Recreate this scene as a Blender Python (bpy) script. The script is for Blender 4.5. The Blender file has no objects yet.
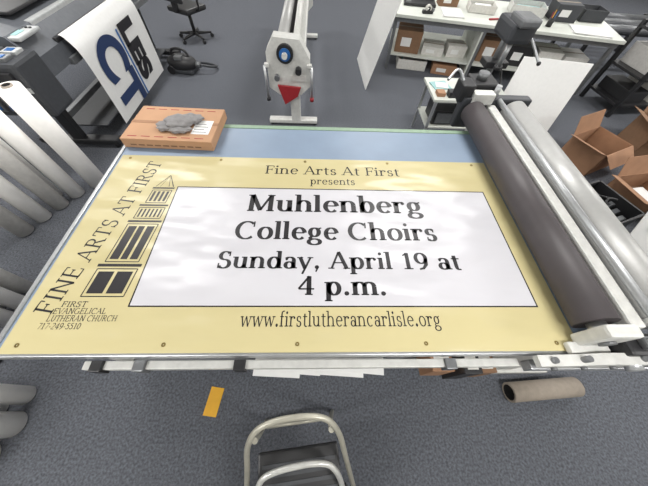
import bpy, bmesh, math, random
from mathutils import Vector, Matrix
random.seed(4)
scene=bpy.context.scene
scene.view_settings.view_transform='Standard'
# ---------------------------------------------------------------- materials
def lin(c): return tuple(((x/255)/12.92 if x/255<=.04045 else ((x/255+.055)/1.055)**2.4) for x in c)
MATS={}
def mat(name,rgb,rough=.6,metal=0.,var=.08,scale=30.,bump=0.,bscale=60.,emit=0.,coat=0.):
    if name in MATS: return MATS[name]
    m=bpy.data.materials.new(name); m.use_nodes=True; nt=m.node_tree; p=nt.nodes['Principled BSDF']
    c=lin(rgb); p.inputs['Roughness'].default_value=rough; p.inputs['Metallic'].default_value=metal
    p.inputs['Coat Weight'].default_value=coat
    tc=nt.nodes.new('ShaderNodeTexCoord')
    n=nt.nodes.new('ShaderNodeTexNoise'); n.inputs['Scale'].default_value=scale; n.inputs['Detail'].default_value=4
    nt.links.new(tc.outputs['Object'],n.inputs['Vector'])
    r=nt.nodes.new('ShaderNodeValToRGB'); r.color_ramp.elements[0].position=.3; r.color_ramp.elements[1].position=.7
    r.color_ramp.elements[0].color=tuple(x*(1-var) for x in c)+(1,); r.color_ramp.elements[1].color=tuple(min(1,x*(1+var)) for x in c)+(1,)
    nt.links.new(n.outputs['Fac'],r.inputs['Fac']); nt.links.new(r.outputs['Color'],p.inputs['Base Color'])
    if bump:
        n2=nt.nodes.new('ShaderNodeTexNoise'); n2.inputs['Scale'].default_value=bscale; n2.inputs['Detail'].default_value=3
        nt.links.new(tc.outputs['Object'],n2.inputs['Vector'])
        b=nt.nodes.new('ShaderNodeBump'); b.inputs['Strength'].default_value=bump; b.inputs['Distance'].default_value=.02
        nt.links.new(n2.outputs['Fac'],b.inputs['Height']); nt.links.new(b.outputs['Normal'],p.inputs['Normal'])
    if emit:
        p.inputs['Emission Color'].default_value=c+(1,); p.inputs['Emission Strength'].default_value=emit
    MATS[name]=m; return m
WHITE=mat('white_powdercoat',(202,202,198),.4)
OFFW=mat('offwhite_paper',(208,206,200),.7)
PAPER=mat('white_paper',(224,224,222),.6,var=.02)
GREYP=mat('grey_media',(196,194,190),.55)
ROLLW=mat('white_media',(244,242,238),.5,var=.02)
ALU=mat('aluminium',(185,187,189),.38,.7,var=.04)
SILV=mat('silver_roller',(172,172,170),.42,.25,var=.03)
STEEL=mat('grey_steel',(120,122,124),.4,.5)
BLACK=mat('black_plastic',(36,36,38),.45)
DARK=mat('dark_grey_plastic',(60,62,66),.5)
PRN=mat('printer_grey',(88,91,96),.45)
PRL=mat('printer_light_grey',(176,178,178),.4)
RUB=mat('rubber_roller',(72,67,69),.5,var=.06,scale=12)
CARD=mat('cardboard',(156,118,90),.8,var=.1,scale=9)
CARDO=mat('carton_brown',(182,141,108),.75,var=.05,scale=8)
CARDD=mat('dark_cardboard',(128,98,74),.85)
BLUE=mat('blue_plastic',(40,96,160),.4)
RED=mat('red_plastic',(150,36,42),.45)
GREEN=mat('green_tape',(60,160,90),.6)
YEL=mat('yellow_card',(220,166,46),.7,var=.03)
NAVY=mat('navy_ink',(32,52,92),.5,var=.02)
INK=mat('black_ink',(30,28,32),.45,var=.02)
GREYCL=mat('grey_cloth',(136,134,134),.95,bump=.4,bscale=25)
TEAL=mat('teal_paper',(150,190,190),.6)
CORE=mat('cardboard_core',(150,140,128),.8)
HOLE=mat('dark_bore',(20,19,18),.9)
BRASS=mat('brass_grommet',(150,130,80),.35,.8)
CREAMT=mat('satin_metal_tube',(172,169,156),.35,.35)
TUBEL=mat('light_metal_tube',(196,196,192),.3,.35)
TOPW=mat('desk_laminate',(204,207,199),.45,var=.03)
# ---------------------------------------------------------------- builder
class B:
    def __init__(s): s.bm=bmesh.new(); s.m=[]
    def mi(s,m):
        if m not in s.m: s.m.append(m)
        return s.m.index(m)
    def box(s,a,b,m,bev=.004,rot=None,piv=None):
        a=Vector(a); b=Vector(b); c=(a+b)/2; d=b-a
        tmp=bmesh.new(); bmesh.ops.create_cube(tmp,size=1,matrix=Matrix.Translation(c)@Matrix.Diagonal((abs(d.x),abs(d.y),abs(d.z),1)))
        bv=min(bev,min(abs(d.x),abs(d.y),abs(d.z))*.4)
        if bv>0: bmesh.ops.bevel(tmp,geom=tmp.edges[:],offset=bv,segments=2,affect='EDGES',profile=.6)
        if rot is not None:
            p=Vector(piv) if piv else c
            bmesh.ops.transform(tmp,matrix=Matrix.Translation(p)@rot@Matrix.Translation(-p),verts=tmp.verts[:])
        s.merge(tmp,m,False)
    def merge(s,tmp,m,smooth):
        i=s.mi(m); mp={}
        for v in tmp.verts: mp[v]=s.bm.verts.new(v.co)
        for f in tmp.faces:
            try:
                nf=s.bm.faces.new([mp[v] for v in f.verts]); nf.material_index=i; nf.smooth=smooth
            except ValueError: pass
        tmp.free()
    def cyl(s,p0,p1,r,m,seg=24,r2=None,capm=None,bev=0):
        p0=Vector(p0); p1=Vector(p1); d=p1-p0; L=d.length
        q=d.to_track_quat('Z','Y').to_matrix().to_4x4()
        tmp=bmesh.new(); bmesh.ops.create_cone(tmp,cap_ends=True,segments=seg,radius1=r,radius2=r if r2 is None else r2,depth=L,matrix=Matrix.Translation((p0+p1)/2)@q)
        i=s.mi(m); j=s.mi(capm) if capm else i; mp={}
        for v in tmp.verts: mp[v]=s.bm.verts.new(v.co)
        for f in tmp.faces:
            nf=s.bm.faces.new([mp[v] for v in f.verts]); cap=len(f.verts)>4
            nf.material_index=j if cap else i; nf.smooth=not cap
        tmp.free()
    def ring(s,p0,p1,ro,ri,m,bore=None,seg=28):
        p0=Vector(p0); p1=Vector(p1); d=(p1-p0).normalized(); q=d.to_track_quat('Z','Y').to_matrix()
        bore=bore or m; R=[]
        for p,r in ((p0,ro),(p1,ro),(p1,ri),(p0,ri)):
            R.append([s.bm.verts.new(p+q@Vector((r*math.cos(2*math.pi*k/seg),r*math.sin(2*math.pi*k/seg),0))) for k in range(seg)])
        for a in range(4):
            b=(a+1)%4
            for k in range(seg):
                l=(k+1)%seg
                f=s.bm.faces.new([R[a][k],R[a][l],R[b][l],R[b][k]]); f.material_index=s.mi(bore if a==2 else m); f.smooth=a in(0,2)
    def tube(s,pts,r,m,seg=12,smooth=3):
        P=[Vector(p) for p in pts]
        for _ in range(smooth):
            Q=[P[0]]
            for a,b in zip(P,P[1:]): Q+= [a*.75+b*.25,a*.25+b*.75]
            Q.append(P[-1]); P=Q
        i=s.mi(m); rings=[]; up=None
        for k,p in enumerate(P):
            t=(P[min(k+1,len(P)-1)]-P[max(k-1,0)]).normalized()
            if up is None:
                up=t.orthogonal().normalized()
            up=(up-t*up.dot(t)).normalized(); v=t.cross(up)
            rings.append([s.bm.verts.new(p+r*(math.cos(2*math.pi*j/seg)*up+math.sin(2*math.pi*j/seg)*v)) for j in range(seg)])
        for a,b in zip(rings,rings[1:]):
            for j in range(seg):
                f=s.bm.faces.new([a[j],a[(j+1)%seg],b[(j+1)%seg],b[j]]); f.material_index=i; f.smooth=True
        for e in (rings[0],rings[-1]):
            f=s.bm.faces.new(e); f.material_index=i
    def prism(s,pts,m,vec):
        tmp=bmesh.new(); a=[tmp.verts.new(Vector(p)) for p in pts]; b=[tmp.verts.new(Vector(p)+Vector(vec)) for p in pts]
        tmp.faces.new(a[::-1]); tmp.faces.new(b); n=len(a)
        for k in range(n): tmp.faces.new([a[k],a[(k+1)%n],b[(k+1)%n],b[k]])
        bmesh.ops.recalc_face_normals(tmp,faces=tmp.faces[:]); s.merge(tmp,m,False)
    def blob(s,c,r,m,sub=3,noise=.0,flat=None):
        tmp=bmesh.new(); bmesh.ops.create_icosphere(tmp,subdivisions=sub,radius=1)
        for v in tmp.verts:
            k=1+noise*(math.sin(v.co.x*7+v.co.y*3)*.6+math.sin(v.co.y*9+v.co.z*5)*.4+math.sin(v.co.x*13-v.co.y*11)*.25)
            v.co=Vector((c[0]+v.co.x*r[0]*k,c[1]+v.co.y*r[1]*k,c[2]+v.co.z*r[2]*k))
            if flat is not None: v.co.z=max(v.co.z,flat)
        s.merge(tmp,m,True)
    def poly(s,pts,m):
        f=s.bm.faces.new([s.bm.verts.new(Vector(p)) for p in pts]); f.material_index=s.mi(m)
    def done(s,name,loc=(0,0,0),rz=0,parent=None):
        me=bpy.data.meshes.new(name); s.bm.to_mesh(me); s.bm.free()
        for m in s.m: me.materials.append(m)
        o=bpy.data.objects.new(name,me); bpy.context.collection.objects.link(o)
        o.location=loc; o.rotation_euler=(0,0,rz)
        if parent: o.parent=parent
        return o
RZ=lambda a:Matrix.Rotation(math.radians(a),4,'Z')
# ---------------------------------------------------------------- lettering (pen stroke glyphs)
def arc(cx,cy,rx,ry,a0,a1,n=18):
    n=max(6,int(abs(a1-a0)/14)); return [(cx+rx*math.cos(math.radians(a0+(a1-a0)*k/n)),cy+ry*math.sin(math.radians(a0+(a1-a0)*k/n))) for k in range(n+1)]
def V(x,y0,y1,s='',w=.125):
    r=[[(x,y0),(x,y1)]]
    if 'b' in s: r.append(('s',x-w,x+w,y0))
    if 't' in s: r.append(('s',x-w,x+w,y1))
    if 'l' in s: r.append(('s',x-w-.01,x+.03,y1))
    return r
def G(ch):
    X=.48
    g={' ':([],.24),
    'n':(V(.1,0,X,'bl')+[arc(.27,.30,.17,.17,180,0)]+V(.44,0,.30,'b'),.56),
    'h':(V(.1,0,.74,'bl')+[arc(.27,.30,.17,.17,180,0)]+V(.44,0,.30,'b'),.56),
    'm':(V(.1,0,X,'bl')+[arc(.26,.31,.16,.16,180,0)]+V(.42,0,.31,'b')+[arc(.58,.31,.16,.16,180,0)]+V(.74,0,.31,'b'),.86),
    'u':(V(.1,.17,X,'l')+[arc(.26,.18,.16,.16,180,360)]+V(.42,0,X,'l')+[('s',.42,.55,0)],.55),
    'l':(V(.1,0,.74,'bl'),.23),'i':(V(.1,0,X,'bl')+[('d',.1,.65,.06)],.23),
    'b':(V(.1,0,.74,'l')+[arc(.28,.24,.17,.23,0,360)],.53),
    'p':(V(.1,-.22,X,'bl')+[arc(.28,.24,.17,.23,0,360)],.53),
    'd':(V(.44,0,.74,'l')+[arc(.25,.24,.18,.23,0,360),('s',.44,.57,0)],.55),
    'g':([arc(.23,.29,.15,.17,0,360),arc(.23,-.09,.19,.11,0,360),[(.13,.13),(.08,.06),(.14,.02)],[(.33,.42),(.47,.47)]],.5),
    'e':([arc(.26,.24,.19,.23,5,318),[(.08,.26),(.44,.26)]],.5),
    'o':([arc(.27,.24,.2,.23,0,360)],.54),'c':([arc(.26,.24,.19,.23,50,312),('d',.37,.40,.045)],.48),
    'a':([arc(.21,.14,.14,.13,0,360),arc(.22,.34,.15,.13,0,155)]+V(.37,0,.35,'')+[('s',.37,.5,0),('d',.1,.38,.04)],.48),
    'r':(V(.1,0,X,'bl')+[arc(.26,.27,.16,.19,165,55),('d',.34,.41,.055)],.40),
    's':([arc(.2,.355,.12,.115,40,270),arc(.2,.12,.13,.12,90,-145),[(.31,.34),(.31,.47)],[(.07,.14),(.07,.0)]],.4),
    't':(V(.14,.1,.6)+[arc(.24,.1,.1,.1,180,300),[(.01,X-.02),(.32,X-.02)]],.33),
    'y':([[(.05,X),(.25,.0)],[(.45,X),(.25,.0),(.15,-.22)],('s',-.06,.17,X),('s',.33,.55,X)],.52),
    'w':([[(.05,X),(.2,0)],[(.2,0),(.36,X)],[(.36,X),(.52,0)],[(.52,0),(.68,X)],('s',-.05,.16,X),('s',.57,.78,X)],.74),
    'f':(V(.13,0,.6,'b')+[arc(.26,.6,.13,.13,180,60),[(.01,X-.02),(.29,X-.02)]],.32),
    '.':([('d',.1,.06,.07)],.22),',':([('d',.1,.06,.07),[(.14,.05),(.06,-.13)]],.22),'-':([[(.05,.26),(.28,.26)]],.33),
    'M':([[(.12,0),(.12,.7)],[(.12,.7),(.42,.04)],[(.42,.04),(.74,.7)]]+V(.74,0,.7,'bt')+[('s',0,.24,0),('s',-.02,.14,.7)],.88),
    'C':([arc(.38,.35,.32,.35,48,312),[(.62,.48),(.62,.71)]],.7),'G':([arc(.38,.35,.32,.35,48,330)]+V(.64,.03,.32,'t'),.75),
    'S':([arc(.26,.52,.17,.17,35,270),arc(.26,.175,.19,.175,90,-150),[(.42,.5),(.42,.7)],[(.07,.2),(.07,0)]],.52),
    'A':([[(.05,0),(.33,.72)],[(.33,.72),(.62,0)],[(.15,.25),(.5,.25)],('s',-.07,.16,0),('s',.49,.75,0)],.69),
    'F':(V(.12,0,.7,'bt')+[[(.12,.69),(.5,.69)],[(.12,.37),(.4,.37)],[(.5,.7),(.5,.54)],[(.4,.45),(.4,.29)]],.54),
    'E':(V(.12,0,.7,'bt')+[[(.12,.69),(.5,.69)],[(.12,.37),(.42,.37)],[(.12,.01),(.54,.01)],[(.5,.7),(.5,.57)],[(.54,0),(.54,.15)],[(.42,.44),(.42,.3)]],.6),
    'I':(V(.13,0,.7,'bt'),.27),'N':([[(.12,0),(.12,.7)],[(.12,.7),(.6,.0)],[(.6,0),(.6,.7)],('s',0,.24,0),('s',-.02,.12,.7),('s',.48,.72,.7)],.73),
    'R':(V(.12,0,.7,'bt')+[[(.12,.69),(.3,.69)],arc(.3,.53,.17,.16,90,-90),[(.12,.37),(.3,.37)],[(.3,.37),(.56,0)],('s',.48,.67,0)],.62),
    'T':(V(.3,0,.7,'b')+[[(.03,.69),(.57,.69)],[(.03,.7),(.03,.54)],[(.57,.7),(.57,.54)]],.6),
    'V':([[(.03,.7),(.32,0)],[(.32,0),(.6,.7)],('s',-.08,.15,.7),('s',.49,.71,.7)],.64),
    'L':(V(.12,0,.7,'bt')+[[(.12,.01),(.5,.01)],[(.5,0),(.5,.16)]],.55),
    'U':(V(.12,.25,.7,'t')+[arc(.34,.25,.22,.25,180,360)]+V(.56,.25,.7,'t'),.68),
    'H':(V(.12,0,.7,'bt')+V(.58,0,.7,'bt')+[[(.12,.36),(.58,.36)]],.7),
    '1':(V(.24,0,.7,'b',.17)+[[(.08,.58),(.24,.68)]],.44),
    '9':([arc(.26,.47,.19,.22,0,360),[(.45,.47),(.42,.2),(.3,.04),(.14,0)]],.52),
    '4':([[(.38,.7),(.03,.22)],[(.03,.22),(.54,.22)]]+V(.37,0,.7,'b'),.54),
    '7':([[(.04,.68),(.46,.68)],[(.46,.68),(.2,0)]],.5),
    '2':([arc(.24,.52,.18,.17,160,-30),[(.4,.43),(.05,.02)],[(.05,.02),(.46,.02)]],.5),
    '5':([[(.42,.68),(.12,.68)],[(.12,.68),(.12,.4)],arc(.23,.22,.2,.21,120,-150)],.5),
    '0':([arc(.26,.35,.2,.34,0,360)],.52)}
    return g[ch]
def ribbon(pts,thick,thin,closed=False):
    out=[]; n=len(pts); L=[];Rr=[]
    closed=n>6 and abs(pts[0][0]-pts[-1][0])<1e-6 and abs(pts[0][1]-pts[-1][1])<1e-6
    for k in range(n):
        if closed: a=pts[(k-1)%(n-1)]; b=pts[(k+1)%(n-1)]
        else: a=pts[max(k-1,0)]; b=pts[min(k+1,n-1)]
        dx,dy=b[0]-a[0],b[1]-a[1]; l=math.hypot(dx,dy) or 1; dx/=l; dy/=l
        h=(thin+(thick-thin)*abs(dy)**1.4)/2
        if n<=2 and l<.24 and thick!=thin: h=thin*.55
        elif dx*dy>0 and abs(dx)>.25 and n<=3: h*=.55
        L.append((pts[k][0]-dy*h,pts[k][1]+dx*h)); Rr.append((pts[k][0]+dy*h,pts[k][1]-dx*h))
    for k in range(n-1): out.append([L[k],Rr[k],Rr[k+1],L[k+1]])
    return out
SH=.045
def text_polys(s,thick=.12,thin=.05):
    x=0; out=[]
    for ch in s:
        st,adv=G(ch)
        for k in st:
            if isinstance(k,tuple):
                if k[0]=='s':
                    top=k[3]>.1; ya,yb=(k[3]-SH,k[3]) if top else (k[3],k[3]+SH)
                    p=[[(k[1],ya),(k[2],ya),(k[2],yb),(k[1],yb)]]
                else: p=[[(k[1]+k[3]*1.15*math.cos(t*math.pi/6),k[2]+k[3]*1.15*math.sin(t*math.pi/6)) for t in range(12)]]
            else: p=ribbon(k,thick,thin)
            out+=[[(a+x,b) for a,b in q] for q in p]
        x+=adv+.065
    return out,x-.065
def put_text(b,s,x0,x1,y,cap,m,thick=.12,thin=.05,z=.9035,frame=None):
    polys,w=text_polys(s,thick,thin); sx=(x1-x0)/w; sy=cap/.7
    for q in polys:
        if frame: P=[frame(x0+a*sx,y+c*sy) for a,c in q]
        else: P=[(x0+a*sx,y+c*sy,z) for a,c in q]
        b.poly(P,m)
# ---------------------------------------------------------------- room shell
b=B(); b.box((-6.6,-2.6,-.1),(12.1,10.6,0),mat('carpet',(92,95,102),.95,var=.42,scale=70,bump=.5,bscale=220),0); b.done('floor')
wallm=mat('painted_wall',(205,204,198),.8,var=.02)
for nm,a,c in (('wall_back',(-6.7,10.6,-.1),(12.2,10.72,3.0)),('wall_front',(-6.7,-2.72,-.1),(12.2,-2.6,3.0)),('wall_left',(-6.72,-2.6,-.1),(-6.6,10.6,3.0)),('wall_right',(12.1,-2.6,-.1),(12.22,10.6,3.0))):
    b=B(); b.box(a,c,wallm,0); b.done(nm)
b=B(); b.box((-6.7,-2.7,3.0),(12.2,10.7,3.1),mat('ceiling_tile',(225,225,222),.9,var=.04,scale=80),0); b.done('ceiling')
bbm=mat('baseboard',(60,60,62),.6)
for nm,a,c in (('baseboard_back',(-6.6,10.58,0),(12.1,10.6,.1)),('baseboard_left',(-6.6,-2.6,0),(-6.58,10.6,.1)),('baseboard_right',(12.08,-2.6,0),(12.1,10.6,.1))):
    b=B(); b.box(a,c,bbm,.002); b.done(nm)
LP=mat('lamp_diffuser',(255,252,245),.5,var=0,emit=4.)
for ix in range(5):
    for iy in range(4):
        x=-4.2+ix*3.4; y=-.9+iy*3.1
        b=B(); b.box((-.62,-.17,-.045),(.62,.17,0),WHITE,.004); b.box((-.58,-.14,-.05),(.58,.14,-.044),LP,.001)
        b.done('ceiling_light',(x,y,2.999))
        l=bpy.data.lights.new('tube_light','AREA'); l.shape='RECTANGLE'; l.size=1.2; l.size_y=.3; l.energy=49; l.color=(1,.985,.965)
        o=bpy.data.objects.new('tube_light',l); bpy.context.collection.objects.link(o); o.location=(x,y,2.93)
# ---------------------------------------------------------------- work table
MATM=mat('blue_cutting_mat',(130,146,166),.4,var=.06,scale=4)
GRN=mat('pale_green_edge',(134,158,136),.5)
b=B()
b.box((-.015,-.03,.86),(2.60,1.56,.898),MATM,.003)
b.box((-.015,1.56,.85),(2.60,1.60,.902),GRN,.003)
b.box((-.035,-.03,.84),(-.015,1.60,.905),ALU,.003)
b.box((-.035,-.045,.84),(2.60,-.03,.896),ALU,.003)
b.box((.30,-.085,.78),(2.25,-.05,.82),WHITE,.004)
b.box((.05,.02,.78),(2.5,.06,.85),WHITE,.004); b.box((.05,1.45,.78),(2.5,1.49,.85),WHITE,.004)
for x in (.1,2.35):
    for y in (.02,1.44):
        b.box((x,y,0),(x+.06,y+.06,.86),WHITE,.005)
    b.box((x,.06,.1),(x+.05,1.45,.15),WHITE,.004)
b.box((.1,.0,.24),(2.41,1.2,.27),STEEL,.003)
for k,x in enumerate((.34,.52,.95,1.9)): b.box((x,-.095,.77),(x+.05,-.05,.835),BLACK if k%2==0 else STEEL,.004)
b.done('work_table')
b=B(); 
for k,(x,w,m,h,y0) in enumerate(((1.98,.13,CARD,.22,-.07),(2.12,.10,BLACK,.3,-.09),(2.23,.11,CARDD,.24,-.08))):
    b.box((x,y0,.272),(x+w,.3,.272+h),m,.004); b.box((x+.02,y0+.02,.272+h),(x+w-.02,y0+.09,.273+h),OFFW,0)
b.done('supply_boxes')
b=B()
for k in range(5):
    x=1.0+.11*k; b.box((x,-.10+.012*(k%3),.60+.004*k),(x+.24,.25,.603+.004*k),PAPER,0,rot=RZ(random.uniform(-6,6)))
b.box((.95,-.02,.55),(1.7,.3,.598),STEEL,.004)
b.box((.95,.1,.598),(.98,.3,.785),STEEL,.002); b.box((1.67,.1,.598),(1.7,.3,.785),STEEL,.002)
b.done('paper_tray')
# ---------------------------------------------------------------- banner
def banner_mat():
    m=bpy.data.materials.new('printed_vinyl'); m.use_nodes=True; nt=m.node_tree; p=nt.nodes['Principled BSDF']; N=nt.nodes; L=nt.links
    tc=N.new('ShaderNodeTexCoord'); sx=N.new('ShaderNodeSeparateXYZ'); L.new(tc.outputs['Object'],sx.inputs[0])
    def mth(op,a,bv):
        n=N.new('ShaderNodeMath'); n.operation=op
        for i,v in enumerate((a,bv)):
            if isinstance(v,(int,float)): n.inputs[i].default_value=v
            else: L.new(v,n.inputs[i])
        return n.outputs[0]
    def inside(x0,x1,y0,y1):
        a=mth('MULTIPLY',mth('GREATER_THAN',sx.outputs[0],x0),mth('LESS_THAN',sx.outputs[0],x1))
        c=mth('MULTIPLY',mth('GREATER_THAN',sx.outputs[1],y0),mth('LESS_THAN',sx.outputs[1],y1))
        return mth('MULTIPLY',a,c)
    def mix(f,a,c):
        n=N.new('ShaderNodeMix'); n.data_type='RGBA'; L.new(f,n.inputs[0])
        for i,v in ((6,a),(7,c)):
            if isinstance(v,tuple): n.inputs[i].default_value=v+(1,)
            else: L.new(v,n.inputs[i])
        return n.outputs[2]
    c=mix(inside(.445,2.395,.165,.935),lin((196,185,140)),lin((28,26,30)))
    c=mix(inside(.452,2.388,.172,.928),c,lin((201,200,205)))
    L.new(c,p.inputs['Base Color']); p.inputs['Roughness'].default_value=.34
    mp=N.new('ShaderNodeMapping'); L.new(tc.outputs['Object'],mp.inputs[0]); mp.inputs['Scale'].default_value=(1,2.2,1); mp.inputs['Rotation'].default_value=(0,0,.35)
    n=N.new('ShaderNodeTexNoise'); n.inputs['Scale'].default_value=3.; n.inputs['Detail'].default_value=1.2; L.new(mp.outputs[0],n.inputs['Vector'])
    bp=N.new('ShaderNodeBump'); bp.inputs['Strength'].default_value=.55; bp.inputs['Distance'].default_value=.07; L.new(n.outputs['Fac'],bp.inputs['Height']); L.new(bp.outputs['Normal'],p.inputs['Normal'])
    return m
b=B(); b.box((0,-.034,.8985),(2.50,1.22,.9015),banner_mat(),.0008)
Z=.9022
def T(s,x0,x1,y,cap,th=.12,tn=.05): put_text(b,s,x0,x1,y,cap,INK,th,tn,Z)
T('Fine Arts At First',.97,1.87,1.065,.078,.095,.045)
T('presents',1.27,1.56,.975,.06,.095,.045)
T('Muhlenberg',.90,1.955,.745,.13,.16,.05)
T('College Choirs',.86,1.995,.548,.118,.16,.05)
T('Sunday, April 19 at',.80,2.08,.368,.098,.15,.05)
T('4 p.m.',1.22,1.66,.225,.10,.155,.055)
T('www.firstlutherancarlisle.org',.97,1.89,.075,.068,.09,.045)
A0=Vector((.125,.13)); A1=Vector((.285,1.15)); D=(A1-A0); LL=D.length; D.normalize(); Nn=Vector((-D.y,D.x))
put_text(b,'FINE ARTS AT FIRST',0,LL,0,.085,INK,.095,.045,frame=lambda u,v:(A0.x+D.x*u+Nn.x*v,A0.y+D.y*u+Nn.y*v,Z))
T('FIRST',.15,.26,.165,.026,.1,.06); T('EVANGELICAL',.13,.36,.133,.026,.1,.06); T('LUTHERAN CHURCH',.12,.42,.100,.026,.1,.06); T('717-249-5510',.10,.28,.066,.026,.1,.06)
# plain stand-in mark: stepped tapering block column
def poly2(p): b.poly([(x,y,Z) for x,y in p],INK)
def line2(p,w=.007):
    for q in ribbon(p,w,w): poly2(q)
def sk(x,y): return (x+.045+.08*(y-.5),y)
def L2(*p,w=.006): line2([sk(*q) for q in p],w)
def R2(x0,y0,x1,y1): poly2([sk(x0,y0),sk(x1,y0),sk(x1,y1),sk(x0,y1)])
def O2(x0,y0,x1,y1,w=.005): L2((x0,y0),(x1,y0),w=w); L2((x1,y0),(x1,y1),w=w); L2((x1,y1),(x0,y1),w=w); L2((x0,y1),(x0,y0),w=w)
O2(.19,.215,.385,.36); R2(.205,.23,.28,.345); R2(.295,.23,.37,.345)
R2(.18,.372,.395,.388)
O2(.205,.40,.37,.64); R2(.218,.415,.262,.625); R2(.272,.415,.305,.625); R2(.318,.415,.357,.625)
R2(.195,.652,.38,.666)
O2(.215,.68,.36,.76); 
for k in range(6): R2(.228+.022*k,.69,.238+.022*k,.75)
R2(.205,.772,.37,.784)
O2(.23,.797,.345,.90)
for k in range(4): R2(.242+.026*k,.81,.256+.026*k,.89)
R2(.222,.912,.353,.924); L2((.235,.93),(.288,1.03),(.342,.93),w=.007); L2((.262,.93),(.288,1.03),(.315,.93),w=.004)
for x in (.06,.66,1.23,1.8,2.4):
    for y in (.0,1.19):
        b.ring((x,y,.9016),(x,y,.9036),.009,.004,BRASS,HOLE,16)
b.done('vinyl_banner')
# ---------------------------------------------------------------- roller press at right
b=B()
b.cyl((2.525,.06,1.0),(2.525,1.70,1.0),.082,RUB,40)
b.cyl((2.525,.02,1.0),(2.525,.06,1.0),.035,ALU); b.cyl((2.525,1.7,1.0),(2.525,1.76,1.0),.035,ALU)
b.box((2.635,.03,.95),(2.70,1.74,1.04),WHITE,.012)
b.box((2.70,.03,.86),(2.76,1.74,.93),BLACK,.004)
b.cyl((2.855,.08,.99),(2.855,1.72,.99),.095,SILV,40)
b.cyl((2.855,.06,.99),(2.855,.08,.99),.098,WHITE,40)
b.cyl((2.715,.05,1.07),(2.715,1.74,1.07),.018,ALU)
b.cyl((2.855,-.02,.99),(2.855,.08,.99),.03,ALU)
b.prism([(2.26,-.10,.90),(2.34,-.10,.86),(2.72,-.10,.86),(2.72,-.10,.97),(2.52,-.10,.97),(2.40,-.10,.94),(2.26,-.10,.93)],WHITE,(0,.045,0))
for x,z in ((2.34,.895),(2.46,.91),(2.58,.92)): b.cyl((x,-.10,z),(x,-.112,z),.012,STEEL,14)
for x in (2.32,2.44,2.68): b.cyl((x,-.078,.90 if x<2.4 else .93),(x,-.078,.95 if x<2.4 else .98),.013,STEEL,14)
b.box((2.42,-.05,.905),(2.60,.0,.935),WHITE,.01)
b.box((2.46,-.02,.915),(2.60,.035,1.09),WHITE,.014)
b.cyl((2.525,-.03,1.0),(2.525,-.02,1.0),.03,STEEL)
b.box((2.61,-.07,.84),(2.99,.02,1.0),BLACK,.015)
b.box((2.66,-.05,1.0),(2.95,.0,1.03),STEEL,.008); b.box((2.72,-.10,.88),(2.90,-.07,.98),STEEL,.01)
for x in (2.68,2.93): b.cyl((x,-.03,1.0),(x,-.03,1.05),.018,ALU,16)
b.cyl((2.66,-.07,.93),(2.66,-.12,.93),.03,ALU); b.cyl((2.84,-.09,.95),(2.84,-.13,.95),.028,BLACK)
b.tube([(2.80,-.12,.95),(2.92,-.14,1.0),(3.02,-.14,1.06)],.012,ALU); b.cyl((3.02,-.14,1.06),(3.02,-.21,1.06),.02,BLACK)
b.box((2.30,-.10,.76),(2.98,-.055,.82),ALU,.006)
b.box((2.62,-.02,.08),(2.72,.08,.88),WHITE,.01); b.box((2.45,-.04,0),(3.0,.10,.08),WHITE,.01)
b.box((2.44,1.74,.84),(2.98,1.82,1.08),DARK,.015); b.box((2.50,1.72,1.04),(2.66,1.80,1.12),WHITE,.01)
b.box((2.40,1.76,1.04),(2.50,1.90,1.16),BLACK,.012); b.box((2.52,1.83,.92),(2.72,2.02,1.14),BLACK,.015); b.cyl((2.60,1.92,1.14),(2.60,1.92,1.19),.04,STEEL,20)
b.tube([(2.42,1.84,1.16),(2.36,1.88,1.24),(2.28,1.80,1.18)],.01,ALU); b.cyl((2.68,1.78,1.08),(2.68,1.78,1.16),.02,ALU,14)
b.box((2.62,1.72,.08),(2.72,1.82,.88),WHITE,.01); b.box((2.45,1.70,0),(3.0,1.84,.08),WHITE,.01)
b.box((2.63,.08,.45),(2.70,1.72,.52),WHITE,.008)
b.done('roller_laminator')
b=B(); b.ring((2.66,-.16,.075),(3.16,-.13,.075),.062,.049,CORE,HOLE); b.done('cardboard_tube')
b=B(); b.box((-.045,-.085,.001),(.045,.085,.004),YEL,.001); b.done('yellow_card',(.625,-.19,0),math.radians(-8))
# ---------------------------------------------------------------- cardboard box on table
b=B()
b.box((0,0,0),(.61,.40,.07),CARDO,.004)
b.box((0,.185,.07),(.61,.215,.0715),CARD,0)
for k in range(9): b.box((.05+.055*k,-.0015,.02),(.09+.055*k,0,.03),CARDD,0)
for k in range(6): b.box((.04+.09*k,.03,.07),(.10+.09*k,.036,.0713),RED,0); b.box((.04+.09*k,.36,.07),(.10+.09*k,.366,.0713),RED,0)
b.box((.45,.08,.07),(.57,.24,.0722),PAPER,0)
for k in range(4): b.box((.46,.10+.03*k,.0722),(.55-.02*(k%2),.106+.03*k,.0725),DARK,0)
b.done('shipping_carton',(-.015,1.30,.903),math.radians(-2))
b=B()
b.blob((0,0,.025),(.10,.08,.034),GREYCL,4,.13,0); b.blob((.07,.05,.02),(.08,.055,.026),GREYCL,4,.18,0); b.blob((-.08,-.03,.015),(.07,.06,.02),GREYCL,4,.15,0); b.blob((.02,-.07,.015),(.08,.04,.018),GREYCL,4,.18,0)
b.done('grey_cleaning_cloth',(.34,1.46,.975))
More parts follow.
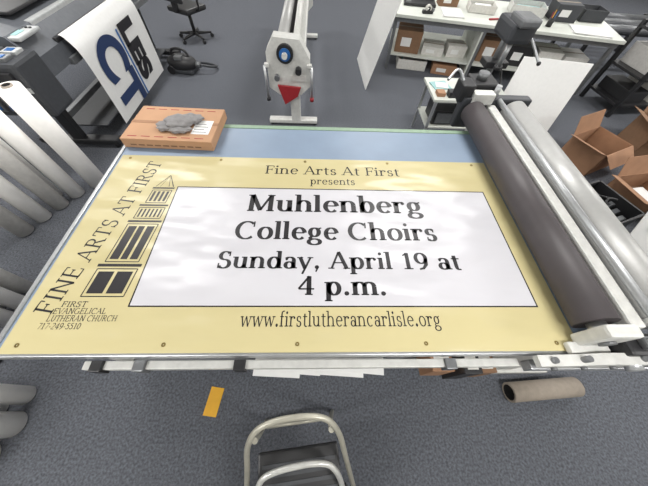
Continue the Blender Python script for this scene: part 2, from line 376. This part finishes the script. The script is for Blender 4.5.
# ---------------------------------------------------------------- upright media rolls
def roll(x,y,r,h,m,lean=(0,0)):
    b=B(); top=Vector((x+lean[0],y+lean[1],h)); e=Vector((x,y,.012))
    b.ring(e,top,r,r*.42,m,HOLE,32); dd=(top-e).normalized()*.012; b.ring(e-dd*.8,top+dd,r*.44,r*.34,CORE,HOLE,24)
    b.cyl(e+dd*.5,e+dd*6,r*.99,m,32); 
    b.done('media_roll')
for t in ((-1.06,1.86,.085,1.0,ROLLW),(-1.20,1.69,.07,1.0,ROLLW),(-1.28,1.53,.07,1.05,GREYP),(-1.36,1.37,.07,1.0,ROLLW),(-1.43,1.20,.07,1.05,GREYP),(-1.40,1.66,.065,1.0,ROLLW),
          (-1.05,.50,.055,1.1,ROLLW),(-1.07,.37,.06,1.2,ROLLW),(-1.20,.45,.06,1.0,ROLLW),(-1.09,.63,.055,.9,GREYP),
          (-.62,-.14,.055,1.0,ROLLW),(-.60,-.30,.07,1.1,ROLLW),(-.76,-.22,.065,1.0,ROLLW),(-.66,-.46,.07,1.0,ROLLW)): roll(*t)
b=B(); b.box((0,0,0),(.2,.14,.2),BLACK,.02); b.tube([(.04,.07,.2),(.06,.07,.26),(.14,.07,.26),(.16,.07,.2)],.01,BLACK); b.done('black_tool_case',(-1.12,.05,0))
# ---------------------------------------------------------------- wide format printer
b=B()
px0,px1,py0,py1=-1.85,-1.15,2.35,5.1
b.prism([(px0,py0,.82),(px1,py0,.82),(px1,py0,.98),(px1-.12,py0,1.14),(px0+.08,py0,1.22),(px0,py0,1.15)],PRN,(0,py1-py0,0))
b.box((px1-.15,py0+.35,.98),(px1+.005,py1-.35,1.02),BLACK,.01)
b.box((px0+.12,py0+.3,1.19),(px1-.2,py1-.3,1.215),BLACK,.01)
b.box((px1-.16,py0+.34,1.10),(px1-.10,py1-.34,1.15),PRL,.01)
b.box((px1-.20,py0+.02,1.10),(px1-.02,py0+.30,1.13),PRL,.01)
b.box((px1-.02,py0+.35,.80),(px1+.03,py1-.35,.86),STEEL,.005)
b.box((px0+.02,py0-.28,.62),(px1+.05,py0+.02,1.06),DARK,.03)
b.box((px0+.04,py0-.29,.84),(px1+.03,py0-.278,.88),PRL,.003)
for r_ in range(2):
    for k in range(4):
        x=px0+.12+k*.15
        b.box((x,py0-.31,.68+r_*.18),(x+.11,py0-.27,.82+r_*.18),BLACK if r_ else STEEL,.008)
        b.box((x+.02,py0-.318,.70+r_*.18),(x+.09,py0-.309,.74+r_*.18),BLUE,.003)
        y=py0-.25+.125*r_
        b.box((x,y,1.058),(x+.12,y+.10,1.085),(STEEL if (k+r_)%2 else PRL),.006)
        b.box((x+.03,y+.02,1.085),(x+.09,y+.07,1.089),BLUE,.002)
b.box((px1-.17,py0+.07,1.13),(px1-.07,py0+.18,1.134),TEAL,.002)
for k in range(4): b.cyl((px1-.16+.035*k,py0+.24,1.13),(px1-.16+.035*k,py0+.24,1.137),.012,BLACK,14)
for y in (py0+.12,py1-.2):
    b.box((-1.56,y,.08),(-1.44,y+.08,.83),BLACK,.01); b.box((-1.95,y-.02,.05),(-1.05,y+.10,.11),BLACK,.015)
    for x in (-1.9,-1.1): b.cyl((x,y-.0,.03),(x,y+.06,.03),.03,BLACK,16)
b.box((-1.54,py0+.15,.3),(-1.48,py1-.15,.36),STEEL,.005)
b.box((-1.7,py0+.3,.16),(-1.2,py1-.3,.175),DARK,.003)
b.done('wide_format_printer')
b=B()
prof=[(-1.14,1.03),(-1.11,1.02),(-1.08,.97),(-1.045,.90),(-1.035,.75),(-1.035,.5),(-1.035,.3),(-1.04,.14)]
P=[Vector((a,0,c)) for a,c in prof]
for _ in range(2):
    Q=[P[0]]
    for a,c in zip(P,P[1:]): Q+=[a*.75+c*.25,a*.25+c*.75]
    Q.append(P[-1]); P=Q
y0,y1=2.75,4.15
i=b.mi(PAPER); vs=[(b.bm.verts.new((p.x,y0,p.z)),b.bm.verts.new((p.x,y1,p.z))) for p in P]
for a,c in zip(vs,vs[1:]):
    f=b.bm.faces.new([a[0],a[1],c[1],c[0]]); f.material_index=i; f.smooth=True
b.box((-1.032,y0+.72,.14),(-1.03,y0+.75,.85),BLUE,0)
sheet=b.done('printed_poster')
def textobj(s,size,loc,parent,m,rot,off=.02,sx=1):
    cu=bpy.data.curves.new(s,'FONT'); cu.body=s; cu.size=size; cu.offset=off; cu.extrude=.0008; cu.materials.append(m)
    o=bpy.data.objects.new('lettering_'+s.lower().replace(' ','_'),cu); bpy.context.collection.objects.link(o)
    o.matrix_world=Matrix.Translation(loc)@rot@Matrix.Diagonal((sx,1,1,1)); o.parent=parent; return o
rotm=Matrix(((0,0,1,0),(0,1,0,0),(-1,0,0,0),(0,0,0,1)))
textobj('LES',.42,(-1.028,3.56,.88),sheet,INK,rotm,.026)
textobj('CT',.70,(-1.028,2.93,.89),sheet,NAVY,rotm,.03,.8)
# ---------------------------------------------------------------- office chair
b=B()
for k in range(5):
    a=math.radians(72*k+20); dx,dy=math.cos(a),math.sin(a)
    b.cyl((0,0,.10),(dx*.3,dy*.3,.075),.028,BLACK,12,.018); b.cyl((dx*.3-dy*.02,dy*.3+dx*.02,.03),(dx*.3+dy*.02,dy*.3-dx*.02,.03),.03,BLACK,16)
b.cyl((0,0,.07),(0,0,.42),.03,BLACK,16); b.box((-.24,-.23,.42),(.24,.23,.50),BLACK,.035)
b.box((-.22,.22,.58),(.22,.28,1.02),BLACK,.03); b.box((-.04,.2,.44),(.04,.27,.62),BLACK,.01)
for s in (-1,1): b.tube([(s*.22,0,.46),(s*.3,0,.47),(s*.3,.0,.66),(s*.3,-.12,.68)],.016,BLACK); b.box((s*.3-.03,-.16,.67),(s*.3+.03,.1,.70),BLACK,.01)
b.done('office_chair',(-1.0,5.75,0),math.radians(150))
# ---------------------------------------------------------------- canister vacuum
b=B()
b.blob((0,0,.13),(.24,.15,.12),BLACK,3,0,.03); b.box((-.2,-.13,.015),(.2,.13,.07),DARK,.02)
b.tube([(-.14,0,.23),(-.1,0,.32),(.1,0,.32),(.14,0,.23)],.018,BLACK); b.cyl((.22,0,.12),(.30,0,.12),.04,STEEL,16)
b.tube([(.3,0,.12),(.45,.02,.1),(.5,.2,.03),(.3,.3,.025),(.0,.28,.025),(-.2,.3,.025)],.018,DARK); b.box((-.05,-.12,.2),(.07,-.02,.25),STEEL,.01)
b.cyl((-.15,-.14,.06),(-.15,.14,.06),.06,BLACK,20)
b.done('canister_vacuum',(-.85,4.45,0),math.radians(-8))
# ---------------------------------------------------------------- laminating machine seen end-on
b=B()
cx=.98
for yy in (3.0,5.9):
    b.prism([(cx-.23,yy,.50),(cx-.12,yy,.42),(cx+.14,yy,.42),(cx+.25,yy,.52),(cx+.25,yy,.80),(cx+.14,yy,.98),(cx-.14,yy,1.0),(cx-.23,yy,.86)],WHITE,(0,.16,0))
b.cyl((cx-.02,3.0,.86),(cx-.02,2.955,.86),.09,BLACK,28); b.cyl((cx-.02,2.955,.86),(cx-.02,2.94,.86),.06,BLUE,28); b.cyl((cx-.02,2.94,.86),(cx-.02,2.90,.86),.03,WHITE,20)
b.cyl((cx+.12,3.0,.70),(cx+.12,2.93,.70),.035,BLACK,20); b.cyl((cx-.13,3.0,.62),(cx-.13,2.95,.62),.03,STEEL,20)
b.box((cx+.03,2.99,.58),(cx+.2,2.998,.64),GREYP,.002)
b.prism([(cx-.13,2.96,.54),(cx+.14,2.96,.52),(cx+.10,2.96,.42),(cx-.06,2.96,.32)],RED,(0,.03,0))
b.cyl((cx-.06,3.16,.90),(cx-.06,5.9,.90),.065,SILV,28); b.cyl((cx+.1,3.16,.93),(cx+.1,5.9,.93),.04,WHITE,24); b.cyl((cx+.0,3.16,.78),(cx+.0,5.9,.78),.06,RUB,28)
b.box((cx+.13,3.16,.80),(cx+.2,5.9,.90),WHITE,.01)
for y in (3.02,5.92):
    b.box((cx+.0,y,.06),(cx+.12,y+.10,.44),WHITE,.012); b.box((cx-.30,y,.03),(cx+.34,y+.10,.08),WHITE,.012)
    for s in (-.27,.31): b.cyl((cx+s,y+.02,.025),(cx+s,y+.07,.025),.025,BLACK,16)
b.box((cx+.03,3.1,.2),(cx+.09,5.95,.26),WHITE,.008)
for s in (-.26,.27):
    b.cyl((cx+s,2.98,.74),(cx+s,2.98,.40),.014,ALU,12); b.cyl((cx+s,2.98,.40),(cx+s,2.98,.36),.024,RED if s>0 else BLACK,14); b.box((cx+min(s,s*.8),2.97,.72),(cx+max(s,s*.8),3.02,.76),WHITE,.006)
b.done('laminating_machine')
# ---------------------------------------------------------------- white foam boards
b=B(); b.prism([(2.10,4.05,.0),(2.06,5.15,.0),(2.40,5.25,1.25),(2.44,4.15,1.25)],PAPER,(-.012,0,0)); b.done('foam_board')
b=B(); b.prism([(3.62,2.98,0),(4.42,2.84,0),(4.66,3.22,.78),(3.86,3.36,.78)],PAPER,(0,.012,0)); b.done('foam_board')
# ---------------------------------------------------------------- work bench with shelf and clutter
b=B(); W,Dp=3.3,1.3
b.box((0,0,.72),(W,Dp,.76),TOPW,.006)
for x in (.05,1.4,W-.1):
    for y in (.05,Dp-.1): b.box((x,y,0),(x+.05,y+.05,.72),STEEL,.004)
b.box((.05,.08,.20),(W-.05,Dp-.05,.23),TOPW,.004); b.box((.04,.04,.66),(W-.04,.07,.72),STEEL,.003)
b.box((1.38,.05,.0),(1.41,Dp-.05,.7),TOPW,.003)
bench=b.done('work_bench',(2.45,4.78,0),math.radians(-13))
def onb(nm,build,x,y,z,rz=0):
    b=B(); build(b); a=math.radians(-13); 
    b.done(nm,(2.45+x*math.cos(a)-y*math.sin(a),4.78+x*math.sin(a)+y*math.cos(a),z+.001),a+math.radians(rz))
def carton(w,d,h,m=CARD):
    def f(b):
        b.box((0,0,0),(w,d,h),m,.004); b.box((0,d/2-.02,h),(w,d/2+.02,h+.001),CORE,0); b.box((w*.2,-.001,h*.3),(w*.6,0,h*.7),PAPER,0)
    return f
def tray(w,d,h,m):
    def f(b):
        b.box((0,0,0),(w,d,.01),m,.002); b.box((0,0,0),(.01,d,h),m,.002); b.box((w-.01,0,0),(w,d,h),m,.002); b.box((0,0,0),(w,.01,h),m,.002); b.box((0,d-.01,0),(w,d,h),m,.002)
        for k in range(5): b.box((.03+.02*k,.03,.01+.012*k),(w-.05,d-.04,.018+.012*k),random.choice([PAPER,OFFW,TEAL,CARD]),0)
    return f
def papers(w,d,m=PAPER):
    def f(b):
        for k in range(4): b.box((0,0,.004*k),(w,d,.004*k+.003),m,0,rot=RZ(random.uniform(-9,9)))
    return f
onb('paper_cutter',lambda b:(b.box((0,0,0),(.5,.3,.04),BLACK,.01),b.box((.02,.26,.04),(.48,.3,.08),DARK,.008),b.box((.03,.0,.04),(.1,.28,.06),STEEL,.004)),.15,.42,.76,4)
onb('supply_carton',carton(.3,.22,.14,CARDD),.7,.6,.76,8)
onb('paper_stack',papers(.3,.4),.75,.12,.76)
onb('desk_tray',tray(.4,.3,.1,OFFW),1.15,.45,.76)
onb('paper_stack',papers(.4,.3,OFFW),1.75,.15,.76,10)
onb('desk_tray',tray(.5,.35,.12,WHITE),1.8,.6,.76,-5)
onb('supply_carton',carton(.35,.3,.2,DARK),2.4,.5,.76,5)
onb('paper_stack',papers(.5,.35,PAPER),2.6,.1,.76,-10)
onb('desk_tray',tray(.35,.3,.14,DARK),2.85,.65,.76,5)
onb('tape_dispenser',lambda b:(b.box((0,0,0),(.16,.07,.04),BLACK,.01),b.ring((.08,.01,.06),(.08,.06,.06),.045,.025,OFFW,HOLE,20),b.box((.14,.0,.03),(.17,.07,.06),STEEL,.003)),.45,.12,.76,15)
onb('utility_knife',lambda b:(b.box((0,0,0),(.16,.03,.02),RED,.006),b.box((.15,.006,.006),(.2,.024,.012),STEEL,.001)),1.45,.2,.76,25)
onb('pen_cup',lambda b:(b.ring((0,0,0),(0,0,.1),.04,.034,BLACK,HOLE,20),b.cyl((.01,0,.005),(.03,.01,.17),.005,BLUE,8),b.cyl((-.01,.0,.005),(-.03,.01,.16),.005,RED,8),b.cyl((0,.01,.005),(0,.03,.18),.005,YEL,8)),2.3,.25,.76)
onb('supply_carton',carton(.4,.4,.3,CARDD),.15,.15,.23)
onb('supply_carton',carton(.35,.35,.12,OFFW),.6,.18,.23,-4)
onb('supply_carton',carton(.3,.3,.16,OFFW),1.02,.2,.23,6)
onb('desk_tray',tray(.5,.4,.15,OFFW),.25,.1,0.0,3)
onb('supply_carton',carton(.4,.35,.14,CARD),.85,.1,0.0,-3)
for k,(x,m) in enumerate(((1.5,CARDD),(1.95,BLACK),(2.4,OFFW),(2.8,GREYP))): onb('supply_carton',carton(.36,.4,.3-.03*k,m),x,.2,.23,3*k-4)
# ---------------------------------------------------------------- small cart with press
b=B()
b.box((2.62,2.62,.58),(3.50,3.14,.61),TOPW,.005)
for x in (2.65,3.44):
    for y in (2.65,3.08): b.box((x,y,0),(x+.03,y+.03,.58),ALU,.003)
b.box((2.65,2.65,.25),(3.47,3.11,.27),TOPW,.003)
b.done('utility_cart')
b=B()
b.box((3.02,2.62,.611),(3.36,3.05,.65),DARK,.012)
b.cyl((3.24,2.92,.65),(3.24,2.92,1.25),.035,STEEL,20)
b.box((3.10,2.66,1.12),(3.34,3.0,1.28),DARK,.035); b.box((3.12,2.60,1.26),(3.30,2.85,1.33),STEEL,.02)
b.cyl((3.2,2.74,1.12),(3.2,2.74,.92),.025,ALU,16); b.cyl((3.2,2.74,.92),(3.2,2.74,.88),.04,BLACK,16)
b.cyl((3.2,2.74,.65),(3.2,2.74,.76),.045,STEEL,20)
b.tube([(3.34,2.76,1.18),(3.42,2.74,1.12),(3.50,2.6,1.0)],.012,ALU); b.blob((3.50,2.6,1.0),(.02,.02,.02),BLACK,2)
b.box((3.1,2.8,.86),(3.34,2.96,.92),BLACK,.01)
b.tube([(3.3,2.9,.9),(3.36,2.8,.75),(3.30,2.7,.68)],.01,BLACK)
b.done('grommet_press')
b=B()
b.box((2.66,2.84,.612),(2.86,3.02,.622),TEAL,.001,rot=RZ(12)); b.box((2.70,2.86,.622),(2.84,2.98,.63),PAPER,.001,rot=RZ(-8)); b.done('folded_papers')
b=B(); b.box((2.78,2.66,.612),(2.92,2.76,.67),BLACK,.008); b.box((2.66,2.68,.612),(2.75,2.78,.65),CARD,.004); b.cyl((2.96,2.70,.612),(2.96,2.70,.70),.03,WHITE,16); b.cyl((2.96,2.80,.612),(2.96,2.80,.67),.035,RED,16); b.done('grommet_supplies')
b=B(); b.box((2.72,2.7,.271),(3.3,3.0,.45),BLACK,.01); b.box((2.75,2.68,.3),(2.95,2.699,.42),STEEL,.002); b.done('parts_drawer')
# ---------------------------------------------------------------- open cartons at right
def open_box(w,d,h,name,loc,rz,m=CARD):
    b=B(); t=.006
    b.box((-w/2,-d/2,0),(w/2,d/2,t),CARDD,0)
    for x in (-w/2,w/2-t): b.box((x,-d/2,0),(x+t,d/2,h),m,0)
    for y in (-d/2,d/2-t): b.box((-w/2,y,0),(w/2,y+t,h),m,0)
    b.prism([(-w/2,-d/2,h),(-w/2,d/2,h),(-w/2-d*.38,d/2-.02,h+.06),(-w/2-d*.38,-d/2+.02,h+.06)],m,(0,0,.005))
    b.prism([(w/2,-d/2,h),(w/2,d/2,h),(w/2+d*.34,d/2-.02,h-.14),(w/2+d*.34,-d/2+.02,h-.14)],m,(0,0,.005))
    b.prism([(-w/2,d/2,h),(w/2,d/2,h),(w/2-.02,d/2+d*.2,h+.18),(-w/2+.02,d/2+d*.2,h+.18)],m,(0,.005,0))
    b.prism([(-w/2,-d/2,h),(w/2,-d/2,h),(w/2-.02,-d/2-d*.3,h-.1),(-w/2+.02,-d/2-d*.3,h-.1)],m,(0,-.005,0))
    b.box((-w*.3,-d*.3,t),(w*.2,d*.3,h*.4),PAPER,.01)
    b.done(name,loc,rz)
open_box(.5,.42,.30,'cardboard_box',(4.75,2.42,0),math.radians(24))
open_box(.55,.45,.38,'cardboard_box',(5.75,2.65,0),math.radians(-14),CARDD)
open_box(.6,.45,.22,'cardboard_box',(5.0,1.72,0),math.radians(10),CARD)
# ---------------------------------------------------------------- shelving rack right
b=B()
for x in (0,1.3,2.6):
    for y in (0,.6): b.box((x,y,0),(x+.05,y+.05,1.0),BLACK,.004)
for z in (.15,.5,.92): b.box((0,0,z),(2.65,.65,z+.03),BLACK,.004)
for k in range(6):
    b.box((.12+.42*k,.06,.53),(.46+.42*k,.6,.53+random.uniform(.1,.25)),random.choice([STEEL,BLACK,GREYP,DARK]),.01)
    b.box((.12+.42*k,.06,.18),(.42+.42*k,.6,.18+random.uniform(.15,.28)),random.choice([STEEL,BLACK,OFFW]),.01)
    b.box((.15+.42*k,.1,.95),(.42+.42*k,.5,.95+random.uniform(.03,.2)),random.choice([STEEL,BLACK,DARK,CARDD]),.015)
b.done('equipment_rack',(5.75,3.45,0),math.radians(6))
b=B()
for k in range(6): b.cyl((0,.16*k,.55),(1.4,.16*k,.55),.05,STEEL if k%2 else DARK,20)
for x in (0,1.36):
    b.box((x,-.08,0),(x+.04,.0,.6),BLACK,.004); b.box((x,.84,0),(x+.04,.92,.6),BLACK,.004); b.box((x,-.08,.46),(x+.04,.92,.5),BLACK,.004)
b.done('roller_conveyor',(6.1,5.2,0),math.radians(-5))
b=B(); b.box((0,0,0),(.42,.5,.03),BLACK,.005)
for a,c in (((0,0,0),(.02,.5,.28)),((.4,0,0),(.42,.5,.28)),((0,0,0),(.42,.02,.28)),((0,.48,0),(.42,.5,.28))): b.box(a,c,BLACK,.004)
for k in range(5): b.box((.04,.05+.08*k,.03),(.36,.1+.08*k,.18+.02*(k%3)),random.choice([DARK,STEEL,BLACK]),.006)
b.tube([(.1,.1,.2),(.2,.3,.3),(.35,.2,.28),(.3,.4,.2)],.01,BLACK)
b.done('black_crate',(4.1,1.15,0),math.radians(20))
b=B(); b.prism([(4.20,.95,.0),(4.85,.80,.0),(4.95,1.12,.55),(4.30,1.27,.55)],PAPER,(0,.01,0)); b.prism([(4.35,1.08,.30),(4.45,1.058,.30),(4.485,1.16,.46),(4.385,1.182,.46)],GREEN,(-.004,-.008,.0)); b.done('tagged_sign_board')
b=B(); b.tube([(3.5,1.2,.012),(3.7,1.5,.012),(3.6,1.9,.012),(4.0,2.1,.012),(4.1,1.95,.012),(3.8,1.75,.012),(3.6,.6,.012)],.008,BLACK); b.done('power_cable')
# ---------------------------------------------------------------- step ladder
b=B()
b.tube([(.88,-.80,.0),(1.01,-.45,.60),(1.04,-.33,.80),(1.12,-.27,.86),(1.34,-.27,.86),(1.41,-.33,.80),(1.44,-.45,.60),(1.54,-.80,.0)],.012,CREAMT,14)
b.tube([(1.02,-.62,.42),(1.05,-.50,.62),(1.10,-.45,.66),(1.34,-.44,.66),(1.40,-.49,.62),(1.43,-.62,.42)],.012,TUBEL,14)
b.tube([(1.07,-.33,.78),(1.04,-.31,.4),(1.0,-.28,.0)],.012,CREAMT,12); b.tube([(1.38,-.33,.78),(1.40,-.31,.4),(1.44,-.28,.0)],.012,CREAMT,12)
b.box((1.03,-.66,.44),(1.42,-.40,.47),BLACK,.01); b.box((.98,-.80,.22),(1.46,-.60,.25),BLACK,.01)
for k in range(6): b.box((1.05,-.64+.035*k,.47),(1.40,-.625+.035*k,.474),DARK,0)
b.cyl((1.03,-.31,.2),(1.41,-.31,.2),.01,CREAMT,12)
a=math.radians(6); c0=Vector((1.24,-.30)); rc=Vector((c0.x*math.cos(a)-c0.y*math.sin(a),c0.x*math.sin(a)+c0.y*math.cos(a)))
b.done('step_ladder',(c0.x-rc.x-.005,c0.y-rc.y+.005,0),a)
# ---------------------------------------------------------------- world + camera
w=bpy.data.worlds.new('World'); scene.world=w; w.use_nodes=True; w.node_tree.nodes['Background'].inputs[0].default_value=(.8,.85,.9,1); w.node_tree.nodes['Background'].inputs[1].default_value=.3
yaw,pit,rol=.069,.996,.068
cy,sy=math.cos(yaw),math.sin(yaw)
f=Vector((sy*math.cos(pit),cy*math.cos(pit),-math.sin(pit))); r0=Vector((cy,-sy,0)); u0=r0.cross(f)
r=r0*math.cos(rol)+u0*math.sin(rol); u=-r0*math.sin(rol)+u0*math.cos(rol)
cd=bpy.data.cameras.new('camera'); cam=bpy.data.objects.new('camera',cd); bpy.context.collection.objects.link(cam)
M=Matrix.Identity(4)
for i in range(3): M[i][0]=r[i]; M[i][1]=u[i]; M[i][2]=-f[i]; M[i][3]=(1.3,-.234,2.077)[i]
cam.matrix_world=M; cd.sensor_width=36; cd.lens=255/648*36; cd.clip_start=.02
scene.camera=cam
